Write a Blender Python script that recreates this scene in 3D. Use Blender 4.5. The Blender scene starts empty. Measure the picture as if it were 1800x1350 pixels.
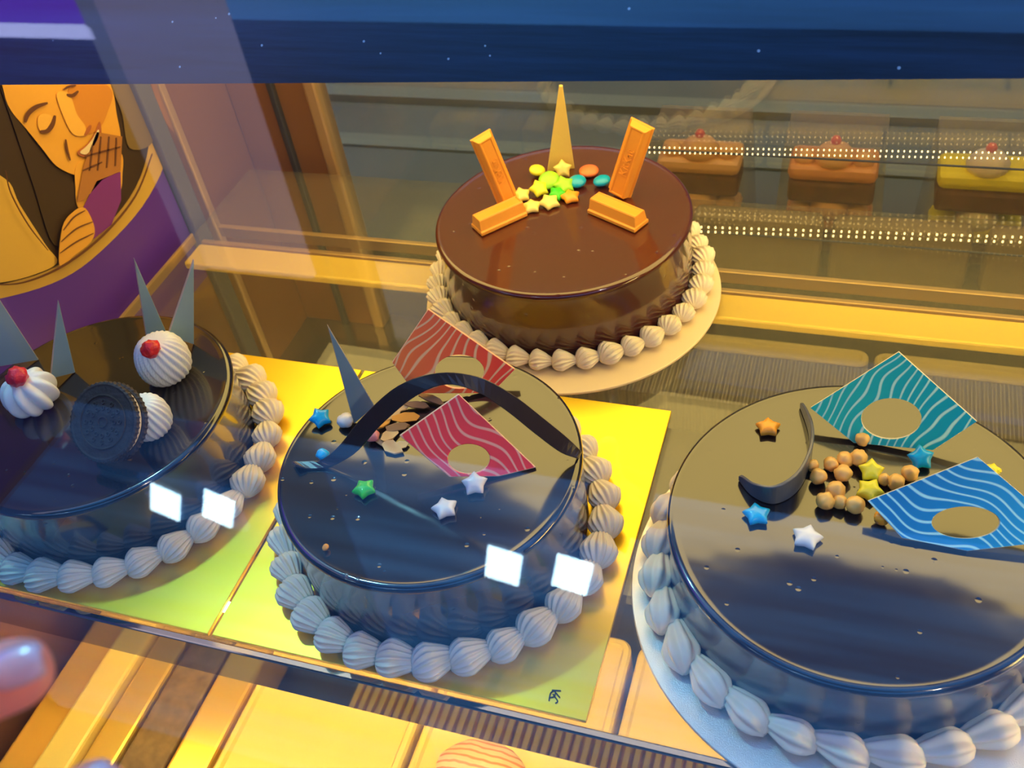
import bpy, bmesh, math, random
from mathutils import Vector, Matrix, noise
random.seed(7)
PI = math.pi
S = bpy.context.scene
COL = S.collection

# ------------------------------------------------------------------ camera
F = 1770.778
PITCH, YAW, ROLL = math.radians(43.706095), math.radians(24.509855), math.radians(-10.068823)
CAM = Vector((0.371106, -0.264632, 0.558701))
RC = Matrix.Rotation(YAW, 3, 'Z') @ Matrix.Rotation(PI/2 - PITCH, 3, 'X') @ Matrix.Rotation(ROLL, 3, 'Z')
cd = bpy.data.cameras.new('camera'); co = bpy.data.objects.new('camera', cd); COL.objects.link(co)
cd.sensor_fit = 'HORIZONTAL'; cd.sensor_width = 36; cd.lens = F/1800*36
cd.clip_start = 0.02
co.matrix_world = Matrix.Translation(CAM) @ RC.to_4x4()
cd.dof.use_dof = True; cd.dof.focus_distance = 0.68; cd.dof.aperture_fstop = 12
S.camera = co

# ------------------------------------------------------------------ world, exposure, light levels
S.view_settings.view_transform = 'Standard'; S.view_settings.look = 'None'
S.view_settings.gamma = 1; S.view_settings.use_curve_mapping = False
S.view_settings.exposure = 0.25
S.cycles.transparent_max_bounces = 32
S.cycles.max_bounces = 8; S.cycles.glossy_bounces = 6; S.cycles.diffuse_bounces = 3
S.cycles.sample_clamp_indirect = 8
w = bpy.data.worlds.new('world'); S.world = w; w.use_nodes = True
w.node_tree.nodes['Background'].inputs[0].default_value = (0.2, 0.35, 0.7, 1)
w.node_tree.nodes['Background'].inputs[1].default_value = 0.3
PANEL_E = 4.0         # warm light panel under the header
LED_E = 60.0          # LED tubes and end strip added out of view
CEIL_E = 1.9          # added ceiling glow, stands in for the blue room light
WARM = (1.0, 0.72, 0.22)

# ------------------------------------------------------------------ helpers
def hit(px, py, axis, v):
    """point on the plane axis=v that lies behind pixel (px, py) of the reference frame"""
    d = RC @ Vector((px-900, -(py-675), -F))
    return CAM + d*((v-CAM[axis])/d[axis])
def hit_plane(px, py, p0, n):
    d = RC @ Vector((px-900, -(py-675), -F))
    return CAM + d*((p0-CAM).dot(n)/d.dot(n))
def along(px, py, dist):
    d = (RC @ Vector((px-900, -(py-675), -F))).normalized()
    return CAM + d*dist

def link(name, me, m=None, parent=None, loc=None, smooth=False):
    o = bpy.data.objects.new(name, me); COL.objects.link(o)
    if m is not None and not me.materials: me.materials.append(m)
    if parent is not None: o.parent = parent
    if loc is not None: o.location = loc
    if smooth:
        me.shade_smooth()
    return o
def mesh(verts, faces):
    me = bpy.data.meshes.new('m'); me.from_pydata([tuple(v) for v in verts], [], faces); me.update()
    bm = bmesh.new(); bm.from_mesh(me); bmesh.ops.recalc_face_normals(bm, faces=bm.faces); bm.to_mesh(me); bm.free()
    return me
def tag(o, label, cat, group=None):
    o['label'] = label; o['category'] = cat
    if group: o['group'] = group
    return o
def thing(name, label, cat, loc=(0, 0, 0), group=None):
    o = bpy.data.objects.new(name, None); COL.objects.link(o); o.location = loc; o.empty_display_size = .02
    return tag(o, label, cat, group)
def bevel(o, w, seg=2, ang=35):
    b = o.modifiers.new('b', 'BEVEL'); b.width = w; b.segments = seg; b.limit_method = 'ANGLE'; b.angle_limit = math.radians(ang)
    return o
def subd(o, n=2):
    s = o.modifiers.new('s', 'SUBSURF'); s.levels = n; s.render_levels = n; return o
def box_me(x0, x1, y0, y1, z0, z1):
    v = [(x, y, z) for x in (x0, x1) for y in (y0, y1) for z in (z0, z1)]
    return mesh(v, [(0, 1, 3, 2), (4, 6, 7, 5), (0, 4, 5, 1), (2, 3, 7, 6), (0, 2, 6, 4), (1, 5, 7, 3)])
def box(name, x0, x1, y0, y1, z0, z1, m, parent=None, bv=0):
    o = link(name, box_me(x0, x1, y0, y1, z0, z1), m, parent)
    if bv: bevel(o, bv)
    return o
def lathe_me(prof, n=96):
    v = []; f = []
    k = len(prof)
    for i in range(n):
        a = 2*PI*i/n
        for r, z in prof: v.append((r*math.cos(a), r*math.sin(a), z))
    for i in range(n):
        j = (i+1) % n
        for q in range(k-1): f.append((i*k+q, j*k+q, j*k+q+1, i*k+q+1))
    if prof[0][0] > 1e-6: f.append(tuple(i*k for i in range(n)))
    if prof[-1][0] > 1e-6: f.append(tuple(i*k+k-1 for i in range(n)))
    me = mesh(v, f)
    bm = bmesh.new(); bm.from_mesh(me); bmesh.ops.remove_doubles(bm, verts=bm.verts, dist=1e-6)
    bmesh.ops.recalc_face_normals(bm, faces=bm.faces); bm.to_mesh(me); bm.free()
    return me
def tube_me(pts, r, n=10, closed=False):
    pts = [Vector(p) for p in pts]; v = []; f = []; K = len(pts)
    rr = r if isinstance(r, (list, tuple)) else [r]*K
    for i, p in enumerate(pts):
        t = (pts[min(i+1, K-1)]-pts[max(i-1, 0)]).normalized()
        u = t.cross(Vector((0, 0, 1)))
        if u.length < .1: u = t.cross(Vector((0, 1, 0)))
        u.normalize(); w_ = t.cross(u)
        for j in range(n):
            a = 2*PI*j/n; v.append(p + (u*math.cos(a)+w_*math.sin(a))*rr[i])
    for i in range(K-1):
        for j in range(n):
            f.append((i*n+j, i*n+(j+1) % n, (i+1)*n+(j+1) % n, (i+1)*n+j))
    f.append(tuple(range(n))); f.append(tuple((K-1)*n+j for j in range(n)))
    return mesh(v, f)
def join_me(mes):
    bm = bmesh.new()
    for me in mes: bm.from_mesh(me)
    out = bpy.data.meshes.new('m'); bm.to_mesh(out); bm.free(); return out

# ------------------------------------------------------------------ materials
def nt(name):
    m = bpy.data.materials.new(name); m.use_nodes = True; t = m.node_tree
    return m, t, t.nodes['Principled BSDF']
def N(t, kind, **kw):
    n = t.nodes.new(kind)
    for k, v in kw.items():
        if hasattr(n, k): setattr(n, k, v)
        else: n.inputs[k.replace('_', ' ')].default_value = v
    return n
def mat(name, col, rough=.5, metal=0, spec=.5, coat=0, sss=0, bump=0, bscale=200, var=0, vscale=30, emit=0, ecol=None, trans=0):
    m, t, p = nt(name)
    p.inputs['Base Color'].default_value = (*col, 1); p.inputs['Roughness'].default_value = rough
    p.inputs['Metallic'].default_value = metal; p.inputs['Specular IOR Level'].default_value = spec
    p.inputs['Coat Weight'].default_value = coat; p.inputs['Coat Roughness'].default_value = .04
    if sss:
        p.inputs['Subsurface Weight'].default_value = sss; p.inputs['Subsurface Scale'].default_value = .004
    if emit:
        p.inputs['Emission Color'].default_value = (*(ecol or col), 1); p.inputs['Emission Strength'].default_value = emit
    p.inputs['Transmission Weight'].default_value = trans
    tc = N(t, 'ShaderNodeTexCoord')
    if var:
        nz = N(t, 'ShaderNodeTexNoise'); nz.inputs['Scale'].default_value = vscale; nz.inputs['Detail'].default_value = 4
        t.links.new(tc.outputs['Object'], nz.inputs['Vector'])
        mx = N(t, 'ShaderNodeMix', data_type='RGBA')
        mx.inputs[6].default_value = (*[c*(1-var) for c in col], 1); mx.inputs[7].default_value = (*[min(1, c*(1+var)) for c in col], 1)
        t.links.new(nz.outputs['Fac'], mx.inputs[0]); t.links.new(mx.outputs[2], p.inputs['Base Color'])
    if bump:
        nb = N(t, 'ShaderNodeTexNoise'); nb.inputs['Scale'].default_value = bscale; nb.inputs['Detail'].default_value = 3
        b = N(t, 'ShaderNodeBump'); b.inputs['Strength'].default_value = bump; b.inputs['Distance'].default_value = .001
        t.links.new(tc.outputs['Object'], nb.inputs['Vector']); t.links.new(nb.outputs['Fac'], b.inputs['Height']); t.links.new(b.outputs['Normal'], p.inputs['Normal'])
    return m
def glass_mat(name, tint=(1, 1, 1), r0=.045, r1=.9, power=4.5, rough=0.0, haze=0):
    """thin sheet glass: clear with an angle dependent mirror reflection"""
    m = bpy.data.materials.new(name); m.use_nodes = True; t = m.node_tree; t.nodes.clear()
    out = N(t, 'ShaderNodeOutputMaterial'); mix = N(t, 'ShaderNodeMixShader')
    tr = N(t, 'ShaderNodeBsdfTransparent'); tr.inputs[0].default_value = (*tint, 1)
    gl = N(t, 'ShaderNodeBsdfGlossy'); gl.inputs['Roughness'].default_value = rough
    lw = N(t, 'ShaderNodeLayerWeight'); lw.inputs['Blend'].default_value = .5
    pw = N(t, 'ShaderNodeMath', operation='POWER'); pw.inputs[1].default_value = power
    ma = N(t, 'ShaderNodeMath', operation='MULTIPLY_ADD'); ma.inputs[1].default_value = r1; ma.inputs[2].default_value = r0
    t.links.new(lw.outputs['Facing'], pw.inputs[0]); t.links.new(pw.outputs[0], ma.inputs[0])
    t.links.new(ma.outputs[0], mix.inputs[0]); t.links.new(tr.outputs[0], mix.inputs[1]); t.links.new(gl.outputs[0], mix.inputs[2])
    last = mix.outputs[0]
    if haze:
        m2 = N(t, 'ShaderNodeMixShader'); m2.inputs[0].default_value = haze
        df = N(t, 'ShaderNodeBsdfDiffuse'); df.inputs[0].default_value = (.8, .75, .6, 1)
        t.links.new(last, m2.inputs[1]); t.links.new(df.outputs[0], m2.inputs[2]); last = m2.outputs[0]
    t.links.new(last, out.inputs[0])
    return m
def emis(name, col, e):
    m = bpy.data.materials.new(name); m.use_nodes = True; t = m.node_tree; t.nodes.clear()
    out = N(t, 'ShaderNodeOutputMaterial'); em = N(t, 'ShaderNodeEmission'); em.inputs[0].default_value = (*col, 1); em.inputs[1].default_value = e
    t.links.new(em.outputs[0], out.inputs[0]); return m
def ribbed(name, col, rough, metal, scale, strength=1.0, axis='X'):
    m, t, p = nt(name); p.inputs['Base Color'].default_value = (*col, 1); p.inputs['Roughness'].default_value = rough; p.inputs['Metallic'].default_value = metal
    tc = N(t, 'ShaderNodeTexCoord'); wv = N(t, 'ShaderNodeTexWave', wave_type='BANDS', bands_direction=axis); wv.inputs['Scale'].default_value = scale
    b = N(t, 'ShaderNodeBump'); b.inputs['Strength'].default_value = strength; b.inputs['Distance'].default_value = .003
    t.links.new(tc.outputs['Object'], wv.inputs['Vector']); t.links.new(wv.outputs['Fac'], b.inputs['Height']); t.links.new(b.outputs['Normal'], p.inputs['Normal'])
    return m
def striped(name, c0, c1, cline, scale, seed, c0side=0):
    """chocolate transfer print: flowing wavy lines over a two-tone ground"""
    m, t, p = nt(name); p.inputs['Roughness'].default_value = .35
    tc = N(t, 'ShaderNodeTexCoord'); mp = N(t, 'ShaderNodeMapping'); mp.inputs['Location'].default_value = (seed, seed*.7, 0); mp.inputs['Rotation'].default_value = (0, 0, seed)
    wv = N(t, 'ShaderNodeTexWave', wave_type='BANDS', bands_direction='X'); wv.inputs['Scale'].default_value = scale
    wv.inputs['Distortion'].default_value = 13; wv.inputs['Detail'].default_value = 0; wv.inputs['Detail Scale'].default_value = .5
    rp = N(t, 'ShaderNodeValToRGB'); rp.color_ramp.elements[0].position = .80; rp.color_ramp.elements[1].position = .97
    gr = N(t, 'ShaderNodeSeparateXYZ'); mr = N(t, 'ShaderNodeMapRange'); mr.inputs[1].default_value = -.035; mr.inputs[2].default_value = .035
    ground = N(t, 'ShaderNodeMix', data_type='RGBA'); ground.inputs[6].default_value = (*c0, 1); ground.inputs[7].default_value = (*c1, 1)
    mx = N(t, 'ShaderNodeMix', data_type='RGBA'); mx.inputs[7].default_value = (*cline, 1)
    L = t.links.new
    L(tc.outputs['Object'], mp.inputs[0]); L(mp.outputs[0], wv.inputs[0]); L(wv.outputs['Fac'], rp.inputs[0])
    L(tc.outputs['Object'], gr.inputs[0]); L(gr.outputs[0], mr.inputs[0]); L(mr.outputs[0], ground.inputs[0])
    L(rp.outputs[0], mx.inputs[0]); L(ground.outputs[2], mx.inputs[6]); L(mx.outputs[2], p.inputs['Base Color'])
    return m

M = {}
def glaze(name, col, rough=.07):
    m, t, p = nt(name); p.inputs['Base Color'].default_value = (*col, 1)
    p.inputs['Coat Weight'].default_value = 1; p.inputs['Coat IOR'].default_value = 1.75; p.inputs['Coat Roughness'].default_value = .09; p.inputs['Roughness'].default_value = .3
    p.inputs['Specular IOR Level'].default_value = .15
    tc = N(t, 'ShaderNodeTexCoord'); mp = N(t, 'ShaderNodeMapping'); mp.inputs['Scale'].default_value = (1, 1, .35)
    n1 = N(t, 'ShaderNodeTexNoise'); n1.inputs['Scale'].default_value = 14; n1.inputs['Detail'].default_value = 2
    n2 = N(t, 'ShaderNodeTexVoronoi'); n2.inputs['Scale'].default_value = 70
    r2 = N(t, 'ShaderNodeMapRange'); r2.inputs[1].default_value = .0; r2.inputs[2].default_value = .13
    ad = N(t, 'ShaderNodeMath', operation='MULTIPLY_ADD'); ad.inputs[1].default_value = 3.5
    b = N(t, 'ShaderNodeBump'); b.inputs['Strength'].default_value = .35; b.inputs['Distance'].default_value = .0012
    L = t.links.new
    L(tc.outputs['Object'], mp.inputs[0]); L(mp.outputs[0], n1.inputs[0]); L(tc.outputs['Object'], n2.inputs[0]); L(n2.outputs['Distance'], r2.inputs[0])
    L(n1.outputs['Fac'], ad.inputs[0]); L(r2.outputs[0], ad.inputs[2])
    ad2 = N(t, 'ShaderNodeMath', operation='MULTIPLY'); ad2.inputs[1].default_value = .6
    L(ad.outputs[0], ad2.inputs[0]); L(ad2.outputs[0], b.inputs['Height']); L(b.outputs['Normal'], p.inputs['Normal']); L(b.outputs['Normal'], p.inputs['Coat Normal'])
    return m
M['glaze'] = glaze('dark chocolate glaze', (.008, .005, .005))
M['glaze_red'] = glaze('reddish chocolate glaze', (.075, .013, .006))
M['cream'] = mat('piped cream', (.85, .74, .56), .45, sss=.15, bump=.1, bscale=600)
M['cream_white'] = mat('white whipped cream', (.88, .87, .84), .4, sss=.15)
M['cherry'] = mat('red jelly', (.85, .02, .02), .3, coat=.3, bump=.5, bscale=900)
M['gold'] = mat('gold foil card', (1.0, .66, .03), .3, metal=.65, bump=.05, bscale=900, var=.03)
M['gold_edge'] = mat('card edge', (.35, .15, .03), .7)
M['board'] = mat('cream card', (.85, .68, .42), .4, metal=.1)
M['board_silver'] = mat('silver card', (.72, .70, .66), .33, metal=.7, bump=.25, bscale=1500)
M['choc'] = mat('chocolate curl', (.035, .02, .018), .3, coat=.3)
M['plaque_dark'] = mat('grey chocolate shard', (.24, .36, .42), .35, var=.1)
M['plaque_edge'] = mat('pale shard rim', (.55, .42, .33), .5)
M['plaque_gold'] = mat('gold chocolate shard', (.85, .62, .16), .4, metal=.1, bump=.2, bscale=500)
M['kit'] = mat('milk chocolate wafer', (.9, .36, .04), .38, bump=.15, bscale=350, var=.12)
M['cookie'] = mat('dark cocoa cookie', (.045, .03, .024), .6, bump=.9, bscale=260, var=.3, vscale=150)
M['filling'] = mat('vanilla filling', (.85, .75, .6), .5)
M['steel'] = mat('polished steel', (.42, .38, .30), .06, metal=1)
M['steel_dark'] = mat('dark metal', (.08, .085, .1), .4, metal=.6)
M['tray'] = mat('cream plastic tray', (.95, .72, .14), .35, var=.04)
M['tray_line'] = mat('tray seam', (.5, .3, .06), .5)
M['deck'] = mat('case deck', (.05, .052, .05), .5, metal=.2, var=.2, vscale=12)
M['gold_metal'] = mat('gold acrylic', (.85, .58, .09), .3, metal=.5, var=.08, vscale=9)
def navy():
    m, t, p = nt('navy streaked panel'); L = t.links.new; tc = N(t, 'ShaderNodeTexCoord'); mp = N(t, 'ShaderNodeMapping'); mp.inputs['Scale'].default_value = (1.3, 26, 26)
    nz = N(t, 'ShaderNodeTexNoise'); nz.inputs['Scale'].default_value = 2; nz.inputs['Detail'].default_value = 6; nz.inputs['Roughness'].default_value = .7
    rp = N(t, 'ShaderNodeValToRGB'); rp.color_ramp.elements[0].position = .38; rp.color_ramp.elements[1].position = .68
    rp.color_ramp.elements[0].color = (.001, .004, .012, 1); rp.color_ramp.elements[1].color = (.012, .035, .09, 1)
    vo = N(t, 'ShaderNodeTexVoronoi'); vo.inputs['Scale'].default_value = 70; lt = N(t, 'ShaderNodeMath', operation='LESS_THAN'); lt.inputs[1].default_value = .055
    mx = N(t, 'ShaderNodeMix', data_type='RGBA'); mx.inputs[7].default_value = (.35, .45, .6, 1)
    L(tc.outputs['Object'], mp.inputs[0]); L(mp.outputs[0], nz.inputs[0]); L(nz.outputs['Fac'], rp.inputs[0]); L(tc.outputs['Object'], vo.inputs[0]); L(vo.outputs['Distance'], lt.inputs[0])
    L(lt.outputs[0], mx.inputs[0]); L(rp.outputs[0], mx.inputs[6]); L(mx.outputs[2], p.inputs['Base Color']); p.inputs['Roughness'].default_value = .4
    return m
M['navy'] = navy()
M['header_under'] = mat('header underside', (.5, .36, .18), .45)
M['brown'] = mat('bronze door panel', (.28, .13, .045), .35, metal=.4, var=.15, vscale=7)
M['brown_light'] = mat('bronze trim', (.6, .4, .2), .3, metal=.6)
M['post'] = mat('grey post', (.10, .10, .12), .45)
M['rear_counter'] = mat('rear counter', (.13, .13, .09), .8, var=.35, vscale=6)
M['rib'] = ribbed('ribbed grille', (.75, .5, .2), .3, .7, 60)
M['rib_grey'] = ribbed('ribbed grey grille', (.33, .29, .2), .35, .6, 42)
M['glass'] = glass_mat('front glass', (.97, .97, .96), .04, .8, 4.5)
M['shelf_glass'] = glass_mat('shelf glass', (.93, .92, .84), .05, .6, 4, haze=.03)
M['rear_glass'] = glass_mat('rear glass', (.88, .87, .80), .10, .6, 4)
M['clear'] = glass_mat('clear plastic', (.94, .90, .82), .06, .5, 3, rough=.12, haze=.10)
M['led'] = emis('warm led', WARM, LED_E)
M['led_dot'] = emis('warm led diode', (1, .75, .32), 3.5)
M['white_tile'] = mat('pale metal housing', (.6, .6, .62), .5)
M['wall'] = mat('store wall', (.16, .2, .3), .8)
M['floor'] = mat('store floor', (.25, .25, .27), .4, var=.1, vscale=2)
M['ceil'] = mat('dark ceiling', (.05, .06, .09), .8)
M['skin'] = mat('skin', (1, .30, .20), .5, sss=.2, bump=.15, bscale=500)
M['nail'] = mat('fingernail', (.75, .42, .42), .25, coat=.4)
M['ink'] = mat('black ink', (.01, .01, .01), .6)

# ------------------------------------------------------------------ the store around the case
def struct(o): o['kind'] = 'structure'; return o
CZ = 1.7
struct(box('floor', -4, 4, -5, 3, -1.05, -1.0, M['floor']))
struct(box('wall_back', -4, 4, 3, 3.1, -1.0, CZ+.1, M['wall']))
struct(box('wall_front', -4, 4, -5.1, -5, -1.0, CZ+.1, M['wall']))
struct(box('wall_left', -4.1, -4, -5, 3, -1.0, CZ+.1, M['wall']))
struct(box('wall_right', 4, 4.1, -5, 3, -1.0, CZ+.1, M['wall']))
struct(box('ceiling', -4, 4, -5, 3, CZ+.05, CZ+.1, M['ceil']))
def lumin(name, e):
    m, t, p = nt(name); tc = N(t, 'ShaderNodeTexCoord'); mp = N(t, 'ShaderNodeMapping'); mp.inputs['Scale'].default_value = (.25, 3, 1)
    nz = N(t, 'ShaderNodeTexNoise'); nz.inputs['Scale'].default_value = 2.2; nz.inputs['Detail'].default_value = 3
    rp = N(t, 'ShaderNodeValToRGB'); rp.color_ramp.elements[0].position = .35; rp.color_ramp.elements[1].position = .65
    rp.color_ramp.elements[0].color = (.03, .12, .42, 1); rp.color_ramp.elements[1].color = (.09, .38, 1.0, 1)
    p.inputs['Base Color'].default_value = (.1, .2, .4, 1); p.inputs['Emission Strength'].default_value = e
    L = t.links.new; L(tc.outputs['Object'], mp.inputs[0]); L(mp.outputs[0], nz.inputs[0]); L(nz.outputs['Fac'], rp.inputs[0]); L(rp.outputs[0], p.inputs['Emission Color'])
    return m
# cool spot of the store ceiling, left of the case: shines in through the sloping glass
sp = thing('ceiling_spotlight', 'cool white round ceiling spotlight above the left end of the case', 'spotlight', (-.66, .60, CZ+.045))
link('spot_housing', lathe_me([(.075, 0), (.085, 0), (.085, -.05), (.075, -.05)], 32), M['white_tile'], sp)
ld = bpy.data.lights.new('spot_lamp', 'AREA'); ld.shape = 'DISK'; ld.size = .13; ld.energy = 22; ld.color = (.28, .82, 1.0)
lo = bpy.data.objects.new('spot_lamp', ld); COL.objects.link(lo); lo.parent = sp; lo.location = (0, 0, -.055); lo.rotation_euler = (math.radians(-16), math.radians(-24), 0)
M['lumin'] = lumin('blue luminous ceiling', CEIL_E)  # emission added to the ceiling in place of the blue room light
def fill_spot(name, label, loc, energy, color, aim, size=.13):
    sp = thing(name, label, 'spotlight', loc)
    link('spot_housing', lathe_me([(.075, 0), (.085, 0), (.085, -.05), (.075, -.05)], 32), M['white_tile'], sp)
    ld = bpy.data.lights.new('spot_lamp', 'AREA'); ld.shape = 'DISK'; ld.size = size; ld.energy = energy; ld.color = color
    lo = bpy.data.objects.new('spot_lamp', ld); COL.objects.link(lo); lo.parent = sp; lo.location = (0, 0, -.055)
    d = Vector(aim)-Vector(loc); lo.rotation_euler = d.to_track_quat('-Z', 'Y').to_euler()
fill_spot('ceiling_spotlight', 'warm white spotlight added out of view at the right, lighting hand and plaques', (1.7, -1.1, CZ+.045), 16, (1, .84, .72), (.2, .1, 0))  # added beyond the frame to warm the fingers and plaque faces
M['lumin_dim'] = lumin('dim blue luminous ceiling', CEIL_E*.55)  # weaker added glow, keeps the veil over the left cake darker
tag(box('glowing_ceiling_panel', -3.9, -1.25, -4.9, -1.95, CZ+.02, CZ+.05, M['lumin_dim']), 'dimmer blue ceiling panel with added glow, mirrored over the cake with the cookie', 'glowing ceiling')
tag(box('glowing_ceiling_panel', -1.24, 3.9, -4.9, -1.95, CZ+.02, CZ+.05, M['lumin']), 'blue ceiling panel with added glow around the white downlights, mirrored in the front glass', 'glowing ceiling')
tag(box('glowing_ceiling_panel', -3.9, 3.9, -.45, 2.2, CZ+.02, CZ+.05, M['lumin']), 'blue ceiling panel with added glow above the case, mirrored in the navy header', 'glowing ceiling')
# plain grey ceiling beam given emission to brighten its mirror image in the glass
bt = thing('glowing_ceiling_beam', 'pale grey ceiling beam, glow added, mirrored as a slanting band at the upper left', 'glowing ceiling', (-1.09, 0, CZ-.12))
box('beam_glow', -.16, .16, -1.08, 2.3, 0, .02, emis('lilac grey diffuser', (.75, .68, 1), 1.25), bt)
box('beam_rim', -.20, -.16, -1.08, 2.3, -.01, .03, emis('grey rim glow', (.6, .7, 1), .8), bt)
# twin square downlights
lampm = emis('white downlight', (.55, .85, 1), 26)
for xa, side in ((-.505, 'right'), (-1.90, 'left')):
    d = .25
    t = thing('ceiling_downlight', 'twin square white ceiling downlight mirrored over the %s' % ('middle cake on the gold board' if side == 'right' else 'cake with the sandwich cookie'), 'downlight', (xa, -2.395, CZ), 'twin square downlights')
    h = box('housing', -.205, .205, -.118, .118, -.005, .02, M['lumin'], t)  # housing shares the ceiling glow so it does not show dark
    for k in (0, 1):
        lp = box('lamp', -.0625, .0625, -.098, .098, -.012, -.0055, lampm, t, .006)
        lp.location = (-.125+k*d, .012*(1-2*k)*-1, 0); lp.rotation_euler.z = math.radians(-12 if side == 'right' else -24)

# ------------------------------------------------------------------ display case
XL, XR = -.262, 1.05
case = thing('display_case', 'refrigerated cake display case with sloping front glass and navy header', 'display case', (0, 0, 0))
def slab(name, pts, th, m, parent, x0=XL-.022, x1=XR):
    """extrude a YZ polyline into a sheet of thickness th along X range"""
    v = []; f = []; K = len(pts)
    for x in (x0, x1):
        for (y, z) in pts: v.append((x, y, z))
        for (y, z) in pts: v.append((x, y+th, z))
    for i in range(K-1):
        a = i; b = i+1; c = K+i; d = K+i+1; o = 2*K
        f += [(a, b, o+b, o+a), (c, o+c, o+d, d), (a, c, d, b), (o+a, o+b, o+d, o+c)]
    f += [(0, 2*K, 3*K, K), (K-1, 2*K-1, 4*K-1, 3*K-1)]
    return link(name, mesh(v, f), m, parent)
GY = -.10    # the 45 degree glass: y = z + GY
slab('front_glass', [(-.16, -.27), (-.16, -.06), (.75, .85)], .004, M['glass'], case)
# header box behind the glass
zh = .302; yh = zh+GY+.008
def zhx(x): return .2932+(x+.011)*.0276      # the edge rises a little to the right
me = mesh([(x, y, z) for x in (XL-.022, XR) for (y, z) in ((zhx(x)+GY+.008, zhx(x)), (yh+.5, zh+.5), (.60, zh+.5), (.60, zhx(x)))], [(0, 1, 2, 3), (4, 7, 6, 5), (0, 4, 5, 1), (1, 5, 6, 2), (2, 6, 7, 3), (3, 7, 4, 0)])
hd = link('header_panel', me, M['navy'], case)
link('light_panel', mesh([(x, y, zhx(x)-.0006-dz) for x in (XL+.004, XR-.01) for dz in (0, .003) for y in (.285, .57)], [(0, 1, 3, 2), (4, 6, 7, 5), (0, 4, 5, 1), (2, 3, 7, 6), (0, 2, 6, 4), (1, 5, 7, 3)]), emis('warm light panel', WARM, PANEL_E), case)
# sides
box('side_panel', XL-.042, XL-.022, -.15, .62, -.27, zh, M['brown'], case)
box('side_panel', XR, XR+.02, -.15, .62, -.27, zh, M['brown'], case)
box('corner_post', XL-.022, XL-.012, .437, .458, -.25, .283, M['post'], case, .002)
box('corner_post', XL-.022, XL-.011, .466, .476, -.25, .283, M['brown_light'], case, .002)
# unseen LED strip added at the right end to warm plaques and cake sides
link('added_led_profile', mesh([(x, y+dy, z) for x in (.80, .805) for (y, z) in ((-.04, .03), (.175, .245)) for dy in (0, .02)], [(0, 1, 3, 2), (4, 6, 7, 5), (0, 4, 5, 1), (2, 3, 7, 6), (0, 2, 6, 4), (1, 5, 7, 3)]), M['led'], case)
# rear sliding doors
rd = box('rear_door', -.175, XR, .582, .586, -.25, .28, M['rear_glass'], case)
box('door_frame', XL-.022, -.187, .576, .596, -.25, .28, M['brown'], case, .002)
box('door_frame', -.187, -.172, .572, .596, -.25, .28, M['brown_light'], case, .003)
box('door_frame', -.23, -.222, .570, .578, -.25, .28, M['steel_dark'], case, .002)
# deck
box('deck_panel', XL-.022, XR, -.16, .60, -.27, -.25, M['deck'], case)
box('front_riser', XL-.012, XR, -.155, -.13, -.25, -.17, M['gold_metal'], case)
gr = box('ribbed_grille', .02, XR, -.128, -.05, -.235, -.205, M['rib'], case)
slt = []
for i in range(128): slt.append(box_me(.022+i*.008, .0265+i*.008, -.128, -.05, -.205, -.199))
gr2 = link('grille_slats', join_me(slt), M['gold_metal'], gr)
box('ribbed_grille', -.05, XR, .47, .545, -.25, -.2, M['rib_grey'], case)
# LED strips of small diodes along the rear door
def led_strip(name, x0, x1, za, zb, y, n, parent, r=.0016):
    o = box(name, x0, x1, y, y+.002, min(za, zb)-.0005, min(za, zb)+.0005, M['steel_dark'], parent)
    mes = []
    for i in range(n):
        u = (i+.5)/n; x = x0+(x1-x0)*u; z = za+(zb-za)*u
        for dz in (-.0028, .0028): mes.append(box_me(x-r*.5, x+r*.5, y-.0016, y-.0004, z+dz-r*.6, z+dz+r*.6))
    d = link('led_diodes', join_me(mes), M['led_dot'], o); d['kind'] = 'stuff'
led_strip('led_strip', .16, .60, -.062, -.038, .572, 62, case)
led_strip('led_strip', .16, .60, .030, .049, .572, 90, case, .0010)

# shelf
shelf = thing('glass_shelf', 'clear glass cake shelf with polished steel front rail', 'shelf', (0, 0, 0))
D = .418; D2 = .54
box('glass_pane', XL, XR, 0.0, D2, -.009, -.001, M['shelf_glass'], shelf)
box('front_rail', XL, XR, -.006, -.0005, -.042, -.0012, M['steel'], shelf, .0012)
box('rear_rail', XL+.005, XR, .384, .416, -.018, -.0095, mat('gold rear rail', (1, .72, .12), .3, metal=.15), shelf, .002)
box('rear_lip', XL+.005, XR, D+.0005, D+.006, -.026, -.0095, M['brown_light'], shelf, .001)
box('rear_channel', XL+.01, XR, .445, .451, -.022, -.0095, M['brown_light'], shelf, .001)
box('shelf_edge_trim', XL-.002, XL-.0002, 0, D, -.010, .001, M['brown_light'], shelf)
box('added_led_tube', XL+.02, .245, .03, .036, -.02, -.0145, M['led'], shelf)  # added, hidden beneath the gold boards, to brighten the lower trays
box('added_led_tube', .31, .52, .06, .066, -.02, -.0145, M['led'], shelf)  # second added tube, hidden beneath the silver board

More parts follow.
